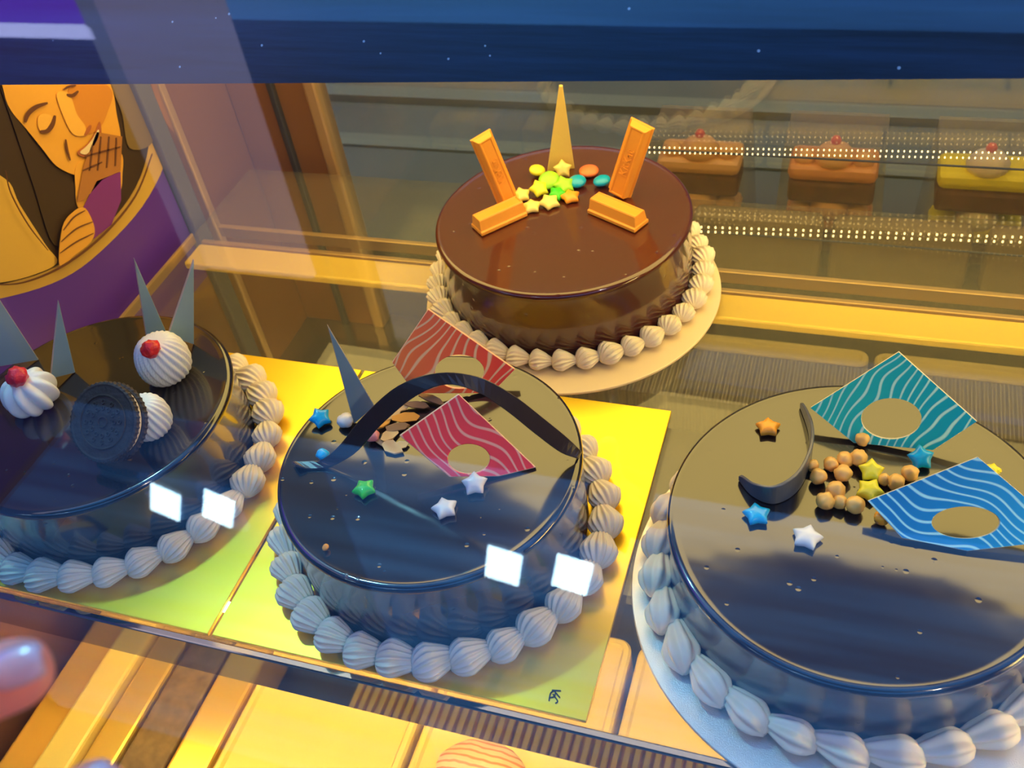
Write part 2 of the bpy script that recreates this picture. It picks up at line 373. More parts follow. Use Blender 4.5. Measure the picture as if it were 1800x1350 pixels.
# ------------------------------------------------------------------ lower trays
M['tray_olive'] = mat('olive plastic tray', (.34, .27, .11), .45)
def tray(x0, x1, y0, y1, z, label, m='tray'):
    r = .012; o = thing('cake_tray', label, 'tray', ((x0+x1)/2, (y0+y1)/2, -.25), 'cream trays on the case deck')
    hx, hy, h = (x1-x0)/2, (y1-y0)/2, z+.25
    def ring(ins, zz):
        out = []
        for cx, cy, a0 in ((hx-r, hy-r, 0), (-hx+r, hy-r, 90), (-hx+r, -hy+r, 180), (hx-r, -hy+r, 270)):
            for k in range(6):
                a = math.radians(a0+18*k); out.append((cx+(r-ins)*math.cos(a), cy+(r-ins)*math.sin(a), zz))
        return out
    rs = [ring(0, 0), ring(0, h-.002), ring(.002, h), ring(.006, h), ring(.008, h-.003)]
    v = sum(rs, []); f = []
    for k in range(4):
        for i in range(24): j = (i+1) % 24; f.append((k*24+i, k*24+j, k*24+24+j, k*24+24+i))
    f.append(tuple(range(24))); f.append(tuple(96+i for i in range(24)))
    link('tray_body', mesh(v, f), M[m], o, smooth=False)
    return o
TZ = -.2
names = [('between the gold strips and the middle cake', -.068, .084), ('holding the orange-striped pastry', .090, .2395), ('showing between the gold board and the silver round board', .2455, .395), ('under the cake with the blue plaques', .401, .55), ('at the far right of the deck', .556, .70)]
for k, (s_, a, b) in enumerate(names):
    tray(a, b, -.045, .178, TZ, 'cream yellow rectangular tray, the one ' + s_)
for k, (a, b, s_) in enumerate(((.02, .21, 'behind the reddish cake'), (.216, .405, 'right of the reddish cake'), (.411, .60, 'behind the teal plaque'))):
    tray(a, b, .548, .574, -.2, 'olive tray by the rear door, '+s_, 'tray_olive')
# gold acrylic risers and brown slab at the left of the deck
for i, (xa, xb, zt, mm) in enumerate(((-.262, -.225, -.21, 'gold_metal'), (-.222, -.19, -.2, 'tray'), (-.186, -.156, -.205, 'gold_metal'))):
    tag(box('gold_strip', xa, xb, -.12, .18, -.25, zt, M[mm], None, .003), ['wide gold strip on the deck at the far left', 'yellow strip between two gold strips on the deck', 'gold strip beside the speckled brown slab'][i], 'strip', 'gold deck strips')
tag(box('brown_slab', -.152, -.112, -.12, .19, -.25, -.205, mat('speckled brown', (.22, .14, .04), .6, bump=.8, bscale=120, var=.6, vscale=90), None, .002), 'speckled brown slab on the deck between gold strips', 'slab')
tag(box('gold_strip', -.108, -.073, -.12, .19, -.25, -.202, M['gold_metal'], None, .003), 'gold strip between the brown slab and a cream tray', 'strip', 'gold deck strips')
# striped pastry on the tray under the shelf edge
p = hit(840, 1345, 2, -.185)
v = []; f = []
n1, n2 = 24, 12
for i in range(n1+1):
    for j in range(n2+1):
        a = 2*PI*i/n1; b = PI/2*j/n2
        v.append((.038*math.cos(a)*math.cos(b), .028*math.sin(a)*math.cos(b), .016*math.sin(b)+.001*math.sin(a*7)*math.cos(b)))
for i in range(n1):
    for j in range(n2): k = i*(n2+1)+j; f.append((k, k+1, k+n2+2, k+n2+1))
m_, t, pr = nt('orange swirl pastry'); tc = N(t, 'ShaderNodeTexCoord'); wv = N(t, 'ShaderNodeTexWave', wave_type='BANDS', bands_direction='Y'); wv.inputs['Scale'].default_value = 55; wv.inputs['Distortion'].default_value = 3; wv.inputs['Detail Scale'].default_value = 1
rp = N(t, 'ShaderNodeValToRGB'); rp.color_ramp.elements[0].color = (.75, .28, .03, 1); rp.color_ramp.elements[1].color = (.95, .7, .28, 1); rp.color_ramp.elements[0].position = .1; rp.color_ramp.elements[1].position = .45
t.links.new(tc.outputs['Object'], wv.inputs[0]); t.links.new(wv.outputs['Fac'], rp.inputs[0]); t.links.new(rp.outputs[0], pr.inputs['Base Color'])
tag(link('pastry', mesh(v, f), m_, None, (p.x, p.y, -.2025), smooth=True), 'orange-striped round pastry on a cream tray below the shelf edge', 'pastry')

# ------------------------------------------------------------------ rear counter with boxed pastries
tag(box('rear_counter', -1.2, 1.6, .625, 1.6, -1.0, -.16, M['rear_counter']), 'dark olive counter behind the rear glass of the case', 'counter')
for i, (ya, h) in enumerate(((.84, .004), (.96, .012), (1.12, .014))):
    tag(box('counter_ledge', -1.2, 1.6, ya, ya+.03, -.16, -.16+h, mat('ledge%d' % i, (.2, .2, .13), .8)), 'long pale ledge on the rear counter, ' + ['nearest the pastry boxes', 'the middle one of three', 'farthest from the case'][i], 'ledge', 'ledges on the rear counter')
cl = thing('counter_fill', 'warm strip added out of view to light the rear counter', 'lamp', (.3, 1.0, .95))  # unseen strip added to brighten the counter and boxed pastries
box('fill_body', -1.0, 1.0, -.03, .03, .006, .03, M['steel_dark'], cl)
box('fill_tube', -1.0, 1.0, -.03, .03, 0, .005, emis('counter fill glow', WARM, 26), cl)
pinkc = mat('pink glazed pastry', (.85, .36, .12), .4, bump=.6, bscale=120, var=.15, vscale=60)
yelc = mat('yellow sponge', (.95, .8, .02), .5, var=.05)
brnc = mat('brown sponge', (.16, .06, .03), .6, bump=.5, var=.4, vscale=80)
oranc = mat('orange cream', (.9, .5, .2), .4, bump=.3)
def pastry_box(cx, w, kind, label):
    b = thing('pastry_box', label, 'pastry box', (cx, .70, -.16), 'clear pastry boxes on the rear counter')
    h = .145; dd = .045; mes = []
    for k in range(1):
        # walls lean in towards the lid
        lo = [(-w/2, -dd), (w/2, -dd), (w/2, dd), (-w/2, dd)]; up = [(x*.86, y*.8) for x, y in lo]
        v = [(x, y, 0) for x, y in lo]+[(x, y, h) for x, y in up]
        link('box_shell', mesh(v, [(0, 1, 5, 4), (1, 2, 6, 5), (2, 3, 7, 6), (3, 0, 4, 7), (4, 5, 6, 7), (0, 3, 2, 1)]), M['clear'], b)
    # two pastries stacked on a stepped tray
    for s_ in (0, 1):
        z = .012+s_*.060; y = -.010+s_*.006
        q = thing('cream_pastry', {'pink': 'pink glazed pastry', 'yellow': 'yellow pastry with white cream', 'orange': 'orange glazed pastry'}[kind] + (' on the upper step' if s_ else ' on the lower step') + ' of its clear rear box', 'pastry', (cx, .70+y, -.16+z), 'boxed pastries')
        q.scale = (1.22, 1.1, 1.2)
        box('sponge', -.036, .036, -.022, .022, 0, .022, brnc, q, .004)
        box('icing', -.037, .037, -.023, .023, .0222, .036, {'pink': pinkc, 'yellow': yelc, 'orange': oranc}[kind], q, .006)
        mm = M['cream'] if kind == 'yellow' else oranc
        dl = link('cream_dollop', lathe_me([(0, .0355), (.016, .0355), (.017, .042), (.012, .049), (.005, .053), (0, .054)], 20), mm, q, (0, -.005, 0), True)
        link('cherry', lathe_me([(0, .052), (.004, .053), (.0045, .056), (.003, .059), (0, .06)], 12), M['cherry'], dl, None, True)
        if kind != 'yellow':
            for sx in (-.024, .024): link('cream_swirl', lathe_me([(0, .0355), (.009, .0355), (.009, .041), (.004, .045), (0, .046)], 16), mm, q, (sx, -.006, 0), True)
for cx, w_, kd, lb in ((.205, .115, 'orange', 'clear pastry box nearest the reddish cake, with orange pastries'), (.345, .115, 'pink', 'clear pastry box in the middle, with pink pastries'), (.492, .115, 'yellow', 'clear pastry box at the right, with yellow pastries'), (.65, .115, 'pink', 'clear pastry box beyond the right edge, with pink pastries')):
    if cx < .6: pastry_box(cx, w_, kd, lb)
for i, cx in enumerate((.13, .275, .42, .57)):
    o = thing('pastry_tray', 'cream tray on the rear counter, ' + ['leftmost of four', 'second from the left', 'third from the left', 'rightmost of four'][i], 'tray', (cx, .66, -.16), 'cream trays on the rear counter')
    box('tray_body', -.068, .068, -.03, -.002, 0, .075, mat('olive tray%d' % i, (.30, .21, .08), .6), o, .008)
    if i: pass

# ------------------------------------------------------------------ poster on the left panel
PXL = XL-.0215
poster = thing('poster', 'purple advertising poster of a smiling woman biting a wafer bar, inside the left end', 'poster', (PXL, .2, .05))
def flat(name, pix, layer, m):
    x = PXL + .0012 + layer*.0007
    pts = [hit(a, b, 0, x) for a, b in pix]
    K = len(pts); v = [(-.0005+x-PXL, q.y-.2, q.z-.05) for q in pts]+[(x-PXL, q.y-.2, q.z-.05) for q in pts]
    f = [tuple(range(K)), tuple(K+i for i in range(K))]+[(i, (i+1) % K, K+(i+1) % K, K+i) for i in range(K)]
    return link(name, mesh(v, f), m, poster)
def smoothpoly(pix, n=5):
    out = []; K = len(pix)
    for i in range(K):
        p0, p1, p2, p3 = [Vector(pix[(i+d) % K]) for d in (-1, 0, 1, 2)]
        for k in range(n):
            u = k/n
            out.append(tuple(.5*((2*p1)+(p2-p0)*u+(2*p0-5*p1+4*p2-p3)*u*u+(3*p1-p0-3*p2+p3)*u**3)))
    return out
def inkline(name, pix, layer, m, wd):
    """thin printed line"""
    L_ = []; R_ = []
    for i, q in enumerate(pix):
        a = Vector(pix[max(i-1, 0)]); b = Vector(pix[min(i+1, len(pix)-1)]); d = (b-a).normalized(); nn = Vector((-d.y, d.x))
        s_ = wd*(.35+.65*math.sin(PI*(i+.5)/len(pix)))
        L_.append(tuple(Vector(q)+nn*s_)); R_.append(tuple(Vector(q)-nn*s_))
    return flat(name, L_+R_[::-1], layer, m)
def arc(pts, n=6):
    out = []
    for i in range(len(pts)-1):
        p0 = Vector(pts[max(i-1, 0)]); p1 = Vector(pts[i]); p2 = Vector(pts[i+1]); p3 = Vector(pts[min(i+2, len(pts)-1)])
        for k in range(n):
            u = k/n; out.append(tuple(.5*((2*p1)+(p2-p0)*u+(2*p0-5*p1+4*p2-p3)*u*u+(3*p1-p0-3*p2+p3)*u**3)))
    return out+[pts[-1]]
PM = {k: mat('print '+k, c, .45) for k, c in dict(purple=(.10, .03, .38), wrap=(.2, .03, .26), skin=(.78, .38, .05), skin2=(.62, .24, .03), skin3=(.85, .45, .08), hair=(.05, .028, .012), hair2=(.2, .13, .05), ring=(.62, .38, .07), brown=(.14, .05, .02), teeth=(.8, .62, .4), wafer=(.42, .17, .04), gold=(.75, .45, .07), lip=(.4, .12, .04)).items()}
box('backing', 0, .001, -.34, .236, -.12, .24, PM['purple'], poster)
flat('photo_disc', smoothpoly([(-120, 80), (60, 60), (180, 90), (262, 150), (296, 250), (262, 345), (190, 430), (110, 490), (0, 525), (-120, 540)]), 0, PM['ring'])
flat('photo_ground', smoothpoly([(-130, 90), (60, 80), (170, 100), (235, 160), (262, 240), (238, 330), (175, 410), (95, 470), (0, 500), (-130, 520)]), 1, PM['hair'])
flat('table_print', smoothpoly([(-60, 300), (10, 315), (35, 360), (80, 430), (100, 462), (50, 486), (-10, 498), (-80, 500)]), 2, PM['gold'])
flat('hair_print', smoothpoly([(0, 150), (30, 240), (60, 330), (95, 430), (135, 400), (140, 330), (90, 300), (40, 220), (10, 170)]), 3, PM['hair'])
flat('hair_print', smoothpoly([(195, 140), (215, 200), (228, 260), (268, 250), (262, 190), (240, 150)]), 3, PM['hair2'])
flat('face_print', smoothpoly([(5, 120), (8, 165), (20, 195), (45, 225), (75, 262), (100, 292), (135, 308), (150, 296), (190, 275), (212, 250), (205, 200), (195, 150), (160, 90), (60, 80)]), 4, PM['skin'])
flat('cheek_print', smoothpoly([(120, 160), (135, 200), (150, 235), (175, 225), (190, 195), (196, 158), (150, 130)]), 5, PM['skin2'])
flat('nose_print', smoothpoly([(100, 165), (112, 205), (128, 235), (148, 238), (150, 222), (135, 200), (122, 165)]), 6, PM['skin3'])
flat('eyelid_print', smoothpoly([(68, 205), (80, 200), (92, 206), (90, 225), (78, 234), (68, 225)]), 6, PM['skin3'])
inkline('brow_print', arc([(45, 215), (50, 200), (64, 188), (84, 181)]), 7, PM['brown'], 4)
inkline('eyelash_print', arc([(72, 231), (84, 230), (93, 218), (97, 203)]), 7, PM['brown'], 4)
inkline('eyelash_print', arc([(118, 166), (128, 168), (138, 160)]), 7, PM['brown'], 3)
inkline('brow_print', arc([(112, 158), (122, 152), (134, 150)]), 7, PM['brown'], 2)
inkline('smile_line_print', arc([(116, 245), (118, 262), (124, 282)]), 7, PM['brown'], 2)
inkline('nostril_print', arc([(150, 238), (156, 228), (160, 220)]), 7, PM['lip'], 3)
flat('mouth_print', smoothpoly([(136, 268), (150, 276), (168, 262), (178, 240), (176, 214), (168, 232), (155, 252)]), 7, PM['lip'])
flat('teeth_print', smoothpoly([(141, 268), (152, 271), (164, 258), (173, 240), (173, 228), (163, 245), (152, 258)]), 8, PM['teeth'])
flat('hand_print', smoothpoly([(135, 290), (165, 275), (212, 268), (215, 310), (210, 340), (182, 380), (140, 368), (133, 330)]), 5, PM['skin'])
flat('wafer_print', [(148, 290), (170, 232), (215, 240), (212, 300), (180, 316), (150, 350), (136, 355)], 8, PM['wafer'])
for a, b in (((163, 255), (158, 300)), ((178, 240), (172, 300)), ((192, 240), (188, 295)), ((205, 242), (203, 292)), ((150, 275), (212, 258)), ((146, 300), (180, 285))):
    inkline('wafer_groove', [a, ((a[0]+b[0])/2, (a[1]+b[1])/2), b], 9, PM['brown'], 1.6)
flat('wrapper_print', [(170, 318), (212, 302), (213, 352), (196, 395), (165, 420), (142, 375)], 8, PM['wrap'])
flat('wrist_print', smoothpoly([(110, 400), (130, 372), (150, 366), (166, 400), (160, 425), (130, 450), (105, 468)]), 9, PM['skin'])
for q in (((112, 405), (130, 382), (150, 370)), ((108, 425), (135, 402), (163, 390)), ((106, 445), (135, 425), (165, 410))):
    inkline('finger_crease', arc(list(q)), 10, PM['brown'], 1.2)
inkline('ring_line', arc([(10, 300), (20, 340), (50, 395), (85, 440)]), 10, PM['brown'], 1)
inkline('ring_line', arc([(-20, 500), (40, 497), (110, 468), (180, 415), (238, 345), (268, 270)]), 10, PM['brown'], 2)
# purple light box on the ceiling, mirrored at the upper left corner
ls = thing('light_box', 'purple ceiling light box mirrored at the upper left corner of the header', 'sign', (-2.14, .5, CZ-.12))
box('face', -.85, .85, -.9, .9, 0, .02, emis('purple backlight', (.12, .012, .62), 4.5), ls)
box('rim', -.86, .86, -.93, -.9, -.01, .03, emis('white rim', (.5, .55, 1), 7), ls)

# ------------------------------------------------------------------ cakes
def shell_me(L, W, H, ridges, twist, seed):
    """one piped shell: fat ridged head tapering into a tail along +x"""
    rnd = random.Random(seed); nu, nv = 14, 96; v = []; f = []
    for i in range(nu+1):
        u = i/nu
        prof = (math.sin(PI*min(1, (u+.02)/.62)*.5) if u < .6 else 1-.62*((u-.6)/.4)**1.3) if False else None
        x = -L*.5+L*u
        s_ = math.sqrt(max(0, 1-((u-.36)/.37)**2)) if u < .36 else (1-((u-.36)/.64))**.75*.93+.07
        s_ = max(s_, .03)
        if i == nu: s_ = .03
        for j in range(nv):
            a = 2*PI*j/nv; rg = 1+.15*math.cos(ridges*a+twist*u*PI)*min(1, s_*1.5)
            v.append((x, W*.5*s_*rg*math.cos(a), max(-H*.15, H*.46*s_*rg*math.sin(a)+H*.40*s_**.6)))
    for i in range(nu):
        for j in range(nv): f.append((i*nv+j, i*nv+(j+1) % nv, (i+1)*nv+(j+1) % nv, (i+1)*nv+j))
    f.append(tuple(range(nv))); f.append(tuple(nu*nv+j for j in range(nv)))
    me = mesh(v, f); me.shade_smooth(); me.materials.append(M['cream']); return me
def cake(label, cx, cy, r, h, z0, gm, n, pr, L, W, H, ridges, twist, dirn=1, bot=1.0):
    o = thing('chocolate_cake', label, 'cake', (cx, cy, z0), 'glazed round chocolate cakes on the shelf')
    rb = r*bot
    prof = [(0, 0), (rb, 0), (rb, .006), (rb*.998, h*.3), (r*.995, h*.6), (r, h-.006), (r+.0008, h-.0035), (r+.0002, h-.0012), (r-.0018, h+.0004), (r-.004, h), (r-.007, h-.0005), (r*.5, h-.0003), (0, h)]
    # smooth the side
    link('glazed_body', lathe_me(prof, 160), gm, o, smooth=True)
    mes = [shell_me(L, W, H, ridges, twist, k) for k in range(3)]
    for i in range(n):
        a = 2*PI*i/n
        s_ = bpy.data.objects.new('piped_shell', mes[i % 3]); COL.objects.link(s_); s_.parent = o
        s_.location = (math.cos(a)*pr, math.sin(a)*pr, .0025); s_.rotation_euler = (0, random.uniform(-.05, .05), a+dirn*PI/2+random.uniform(-.12, .12)+dirn*.22)
        k = random.uniform(.92, 1.07); s_.scale = (k, k, k)
    return o
C3 = (.12648, .12034, .10079, .07254); C2 = (.13898, .40474, .10788, .06933); C4 = (.39764, .13737, .11367, .06016); C1 = (-.14795, .12637, .10345, .06697)
BT = .0022
M['gold2'] = M['gold']
# boards
def square_board(x0, x1, y0, y1, label):
    o = box('cake_board', x0, x1, y0, y1, -.0007, BT, M['gold'], None, .0005)
    tag(o, label, 'cake board', 'square gold cake boards'); return o
square_board(.0015, .259, .001, .259, 'square gold cake board under the chocolate arch cake, signed in ink')
square_board(-.2595, -.0015, .001, .259, 'square gold cake board under the cake with the sandwich cookie')
def round_board(cx, cy, r, m, label):
    o = link('cake_board', lathe_me([(0, 0), (r-.0005, 0), (r, .0006), (r, BT), (r-.0005, BT+.0005), (0, BT+.0005)], 128), m, None, (cx, cy, -.0008))
    bevel(o, .0004, 1); tag(o, label, 'cake board', 'round cake boards')
    return o
round_board(.14567, .38800, .12847, M['board'], 'round cream cake board under the reddish cake with wafer fingers')
# the right cake's board has to clear the gold one: it rests a little higher
o = link('cake_board', lathe_me([(0, 0), (.1457, 0), (.1462, .0006), (.1462, BT), (.1457, BT+.0005), (0, BT+.0005)], 128), M['board_silver'], None, (.40728, .12873, -.0008))
tag(o, 'round silver cake board under the large cake with blue wave plaques', 'cake board', 'round cake boards')
cake('dark glossy cake with chocolate arch and red plaques, centre of the shelf', *C3[:3], C3[3]-BT, BT, M['glaze'], 30, .1115, .033, .023, .019, 15, .9)
cake('reddish brown glossy cake with wafer fingers and candies, at the back', *C2[:3], C2[3]-BT, BT, M['glaze_red'], 38, .1165, .0235, .0185, .0165, 14, .8)
cake('large dark glossy cake with two blue wave plaques at the right', *C4[:3], C4[3]-BT, BT, M['glaze'], 28, .1215, .040, .020, .018, 6, 1.0, -1)
cake('dark glossy cake with cream rosettes and a sandwich cookie at the left', *C1[:3], C1[3]-BT, BT, M['glaze'], 30, .114, .033, .023, .019, 15, .9)
Z3, Z2, Z4, Z1 = C3[3]+.0002, C2[3]+.0002, C4[3]+.0002, C1[3]+.0002
cakes = {o_['label'][:4]: o_ for o_ in bpy.data.objects if o_.name.startswith('chocolate_cake')}
cookie_cake = [o_ for o_ in bpy.data.objects if o_.name.startswith('chocolate_cake') and 'sandwich' in o_['label']][0]

# ------------------------------------------------------------------ standing plaques
def frame(base, face_az, tilt):
    """plane through base: normal points to azimuth face_az (world), leaning back by tilt"""
    n = Vector((math.cos(face_az)*math.cos(tilt), math.sin(face_az)*math.cos(tilt), math.sin(tilt)))
    x = Vector((-math.sin(face_az), math.cos(face_az), 0)); y = n.cross(x)
    return x, y, n
def face_cam(p, off=0):
    d = CAM-p; return math.atan2(d.y, d.x)+math.radians(off)
def shard(name, pix, basepx, z, label, cat, m, th=.0022, off=0, tilt=0, rim=None, group=None, bottom=None):
    p0 = hit(*basepx, 2, z); x, y, n = frame(p0, face_cam(p0, off), math.radians(tilt))
    pts = []
    for a, b in pix:
        q = hit_plane(a, b, p0, n)-p0; pts.append([q.dot(x), q.dot(y)])
    lowest = min(q[1] for q in pts)
    ymin = -.0005  # sink the foot just to the glaze
    for q in pts:
        if q[1] < .004: q[1] = ymin
    mw = Matrix((x, y, n)).transposed().to_4x4(); mw.translation = p0
    K = len(pts)
    v = [(a, b, th/2) for a, b in pts]+[(a, b, -th/2) for a, b in pts]
    f = [tuple(range(K)), tuple(K+i for i in range(K))]+[(i, (i+1) % K, K+(i+1) % K, K+i) for i in range(K)]
    me = mesh(v, f); me.materials.append(m)
    if rim is not None:
        me.materials.append(rim)
        for pl in me.polygons:
            if len(pl.vertices) == 4 and abs(pl.normal.z) < .5: pl.material_index = 1
    o = link(name, me); o.matrix_world = mw
    bevel(o, .0004, 1); tag(o, label, cat, group); return o
g_ = 'grey chocolate shards'
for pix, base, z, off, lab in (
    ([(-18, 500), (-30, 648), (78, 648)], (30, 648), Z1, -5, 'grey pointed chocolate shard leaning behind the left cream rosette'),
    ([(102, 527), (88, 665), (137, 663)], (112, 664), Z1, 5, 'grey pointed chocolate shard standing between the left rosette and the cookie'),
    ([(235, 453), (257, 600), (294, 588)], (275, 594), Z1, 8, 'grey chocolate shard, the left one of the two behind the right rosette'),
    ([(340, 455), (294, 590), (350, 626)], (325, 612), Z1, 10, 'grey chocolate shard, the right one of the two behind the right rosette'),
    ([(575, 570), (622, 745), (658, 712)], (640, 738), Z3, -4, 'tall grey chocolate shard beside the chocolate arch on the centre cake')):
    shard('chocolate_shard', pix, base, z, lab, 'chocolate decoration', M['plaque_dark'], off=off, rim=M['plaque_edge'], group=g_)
shard('chocolate_shard', [(989, 150), (983, 150), (962, 299), (1010, 295)], (985, 297), Z2, 'tall golden chocolate triangle standing on the reddish cake', 'chocolate decoration', M['plaque_gold'], th=.003)

def plaque(name, pix, hole, basepx, z, label, m, off=0, tilt=20, th=.004, rimm=None):
    """square plate with a round hole; pix = outline, hole = (cx, cy, rx, ry) in the picture"""
    p0 = hit(*basepx, 2, z); x, y, n = frame(p0, face_cam(p0, off), math.radians(tilt))
    loc = lambda a, b: Vector(((hit_plane(a, b, p0, n)-p0).dot(x), (hit_plane(a, b, p0, n)-p0).dot(y)))
    poly = [loc(*q) for q in pix]
    for q in poly:
        if q.y < .0005: q.y = -.0003
    c = loc(hole[0], hole[1])
    hp = [loc(hole[0]+hole[2]*math.cos(t_), hole[1]+hole[3]*math.sin(t_)) for t_ in [2*PI*k/64 for k in range(64)]]
    angs = sorted([math.atan2((h-c).y, (h-c).x) for h in hp]+[math.atan2((q-c).y, (q-c).x) for q in poly])
    def rad_at(pl, a):
        d = Vector((math.cos(a), math.sin(a))); best = None
        for i in range(len(pl)):
            p, q = pl[i], pl[(i+1) % len(pl)]; e = q-p; den = d.x*e.y-d.y*e.x
            if abs(den) < 1e-12: continue
            t_ = ((p-c).x*e.y-(p-c).y*e.x)/den; s_ = ((p-c).x*d.y-(p-c).y*d.x)/den
            if t_ > 0 and -1e-6 <= s_ <= 1+1e-6 and (best is None or t_ > best): best = t_
        return best
    v = []; K = len(angs)
    for zz in (th/2, -th/2):
        for pl in (poly, hp):
            for a in angs:
                r_ = rad_at(pl, a); v.append((c.x+math.cos(a)*r_, c.y+math.sin(a)*r_, zz))
    f = []
    for i in range(K):
        j = (i+1) % K
        f += [(i, j, K+j, K+i), (2*K+i, 3*K+i, 3*K+j, 2*K+j), (i, 2*K+i, 2*K+j, j), (K+i, K+j, 3*K+j, 3*K+i)]
    me = mesh(v, f); me.materials.append(m)
    if rimm:
        me.materials.append(rimm)
        for pl in me.polygons:
            if abs(pl.normal.z) < .5: pl.material_index = 1
    o = link(name, me); mw = Matrix((x, y, n)).transposed().to_4x4(); mw.translation = p0; o.matrix_world = mw
    bevel(o, .0005, 1, 50); tag(o, label, 'chocolate plaque', 'square chocolate plaques with a round hole'); return o
m_teal = striped('teal wave print', (.02, .55, .40), (.0, .40, .42), (.6, .95, .65), 58, .4)
m_blue = striped('blue wave print', (.01, .24, .55), (.01, .36, .68), (.5, .95, .95), 56, 1.9)
m_red = striped('orange red wave print', (1, .24, .05), (1, .07, .03), (1, .62, .3), 52, .9)
m_pink = striped('red pink wave print', (1, .05, .06), (.95, .03, .05), (1, .42, .3), 52, 2.6)
pale = mat('pale plaque rim', (.8, .78, .6), .4); palr = mat('peach plaque rim', (.95, .55, .35), .4)
plaque('chocolate_plaque', [(1580, 618), (1717, 740), (1640, 790), (1500, 784), (1425, 716)], (1567, 735, 53, 36), (1560, 788), Z4, 'teal wave-striped square plaque with a round hole, standing at the back of the right cake', m_teal, off=0, tilt=34, rimm=pale)
plaque('chocolate_plaque', [(1718, 803), (1832, 900), (1860, 950), (1700, 968), (1585, 945), (1525, 880)], (1697, 918, 60, 28), (1680, 968), Z4, 'blue wave-striped square plaque with an oval hole at the front right of the right cake', m_blue, off=12, tilt=48, rimm=pale)
plaque('chocolate_plaque', [(753, 543), (905, 648), (865, 695), (730, 690), (690, 636)], (808, 652, 43, 30), (800, 700), Z3, 'orange-red striped square plaque standing behind the chocolate arch', m_red, off=-5, tilt=26, rimm=palr)
plaque('chocolate_plaque', [(806, 692), (943, 824), (878, 842), (790, 838), (702, 765)], (824, 806, 37, 26), (835, 846), Z3, 'pink-red striped square plaque standing in front of the chocolate arch', m_pink, off=0, tilt=40, rimm=palr)

# ------------------------------------------------------------------ chocolate curls
def ribbon(name, c_pts, widths, th, m, label, up=Vector((0, 0, 1)), updirs=None, group=None):
    """band: centre-line points (world), band extends along updirs"""
    K = len(c_pts); v = []; f = []
    for i, p in enumerate(c_pts):
        t_ = (c_pts[min(i+1, K-1)]-c_pts[max(i-1, 0)]).normalized(); u = (updirs[i] if updirs else up).normalized()
        nrm = t_.cross(u).normalized(); w_ = widths[i]
        for a, b in ((0, -1), (1, -1), (1, 1), (0, 1)): v.append(p+u*w_*a+nrm*th*.5*b)
    for i in range(K-1):
        for j in range(4): f.append((i*4+j, i*4+(j+1) % 4, i*4+4+(j+1) % 4, i*4+4+j))
    f += [(0, 1, 2, 3), tuple((K-1)*4+j for j in (3, 2, 1, 0))]
    o = link(name, mesh(v, f), m); bevel(o, .0004, 1, 50); tag(o, label, 'chocolate decoration', group); return o
def samp(pts, n=8):
    return arc([tuple(p) for p in pts], n)
# crescent on the right cake: foot line on the glaze, standing band
foot = [(1300, 843), (1325, 872), (1362, 884), (1400, 862), (1422, 815), (1424, 765), (1408, 715)]
cp = [hit(a, b, 2, Z4) for a, b in samp(foot, 7)]
K = len(cp); wd = [.004+.014*math.sin(PI*i/(K-1))**.8 for i in range(K)]
ribbon('chocolate_curl', cp, wd, .002, mat('slate chocolate', (.10, .11, .13), .3, coat=.3), 'dark crescent-shaped chocolate curl standing on the right cake')
# arch on the centre cake: a tall open loop, ends on the glaze
pa = hit(518, 815, 2, Z3); pb = hit(1016, 797, 2, Z3)
axis = pb-pa; axn = Vector((-axis.y, axis.x, 0)).normalized()
outer = samp([(514, 814), (545, 818), (590, 790), (640, 730), (700, 678), (770, 655), (840, 662), (900, 693), (955, 735), (1000, 772), (1024, 797)], 5)
inner = samp([(520, 818), (560, 826), (620, 800), (672, 745), (730, 697), (785, 676), (840, 690), (890, 722), (940, 762), (985, 795), (1016, 806)], 5)
cp = []; ud = []; wd = []
for i, (a_, b_) in enumerate(zip(outer, inner)):
    qa = hit_plane(*a_, pa, axn); qb = hit_plane(*b_, pa-axn*.006, axn)
    qa.z = max(qa.z, Z3+.0016); qb.z = max(qb.z, Z3+.0004)
    u = qb-qa
    if u.length < .002: u = Vector((0, 0, -1))*.002-axn*.002
    cp.append(qa); ud.append(u); wd.append(u.length)
ribbon('chocolate_arch', cp, wd, .0016, M['choc'], 'thin dark chocolate ribbon bent into an arch over the centre cake', updirs=ud)

# ------------------------------------------------------------------ candies
def candy_mat(c, name): 
    if name not in M: M[name] = mat(name, c, .35, coat=.3, sss=.1)
    return M[name]
CC = {'blue': (.0, .42, .75), 'green': (.04, .62, .01), 'lime': (.35, .75, .02), 'yellow': (.85, .8, .03), 'cream': (.88, .7, .2), 'orange': (.95, .38, .02), 'white': (.8, .76, .7), 'pink': (.85, .3, .3), 'tan': (.9, .52, .12), 'red': (.9, .2, .05)}
def star_me(R, h):
    v = [(0, 0, 0)]; rings = ((.82, .0), (1.0, .35*h), (.92, .72*h), (.55, h))
    for s_, z in rings:
        for k in range(10):
            r_ = R*1.4*s_*(1 if k % 2 == 0 else .38); a = PI/2+PI*k/5; v.append((r_*math.cos(a), r_*math.sin(a), z))
    v.append((0, 0, h*1.03)); f = []
    for k in range(10):
        j = (k+1) % 10; f.append((0, 1+j, 1+k))
        for q in range(3): f.append((1+q*10+k, 1+q*10+j, 11+q*10+j, 11+q*10+k))
        f.append((31+k, 31+j, 41))
    return mesh(v, f)
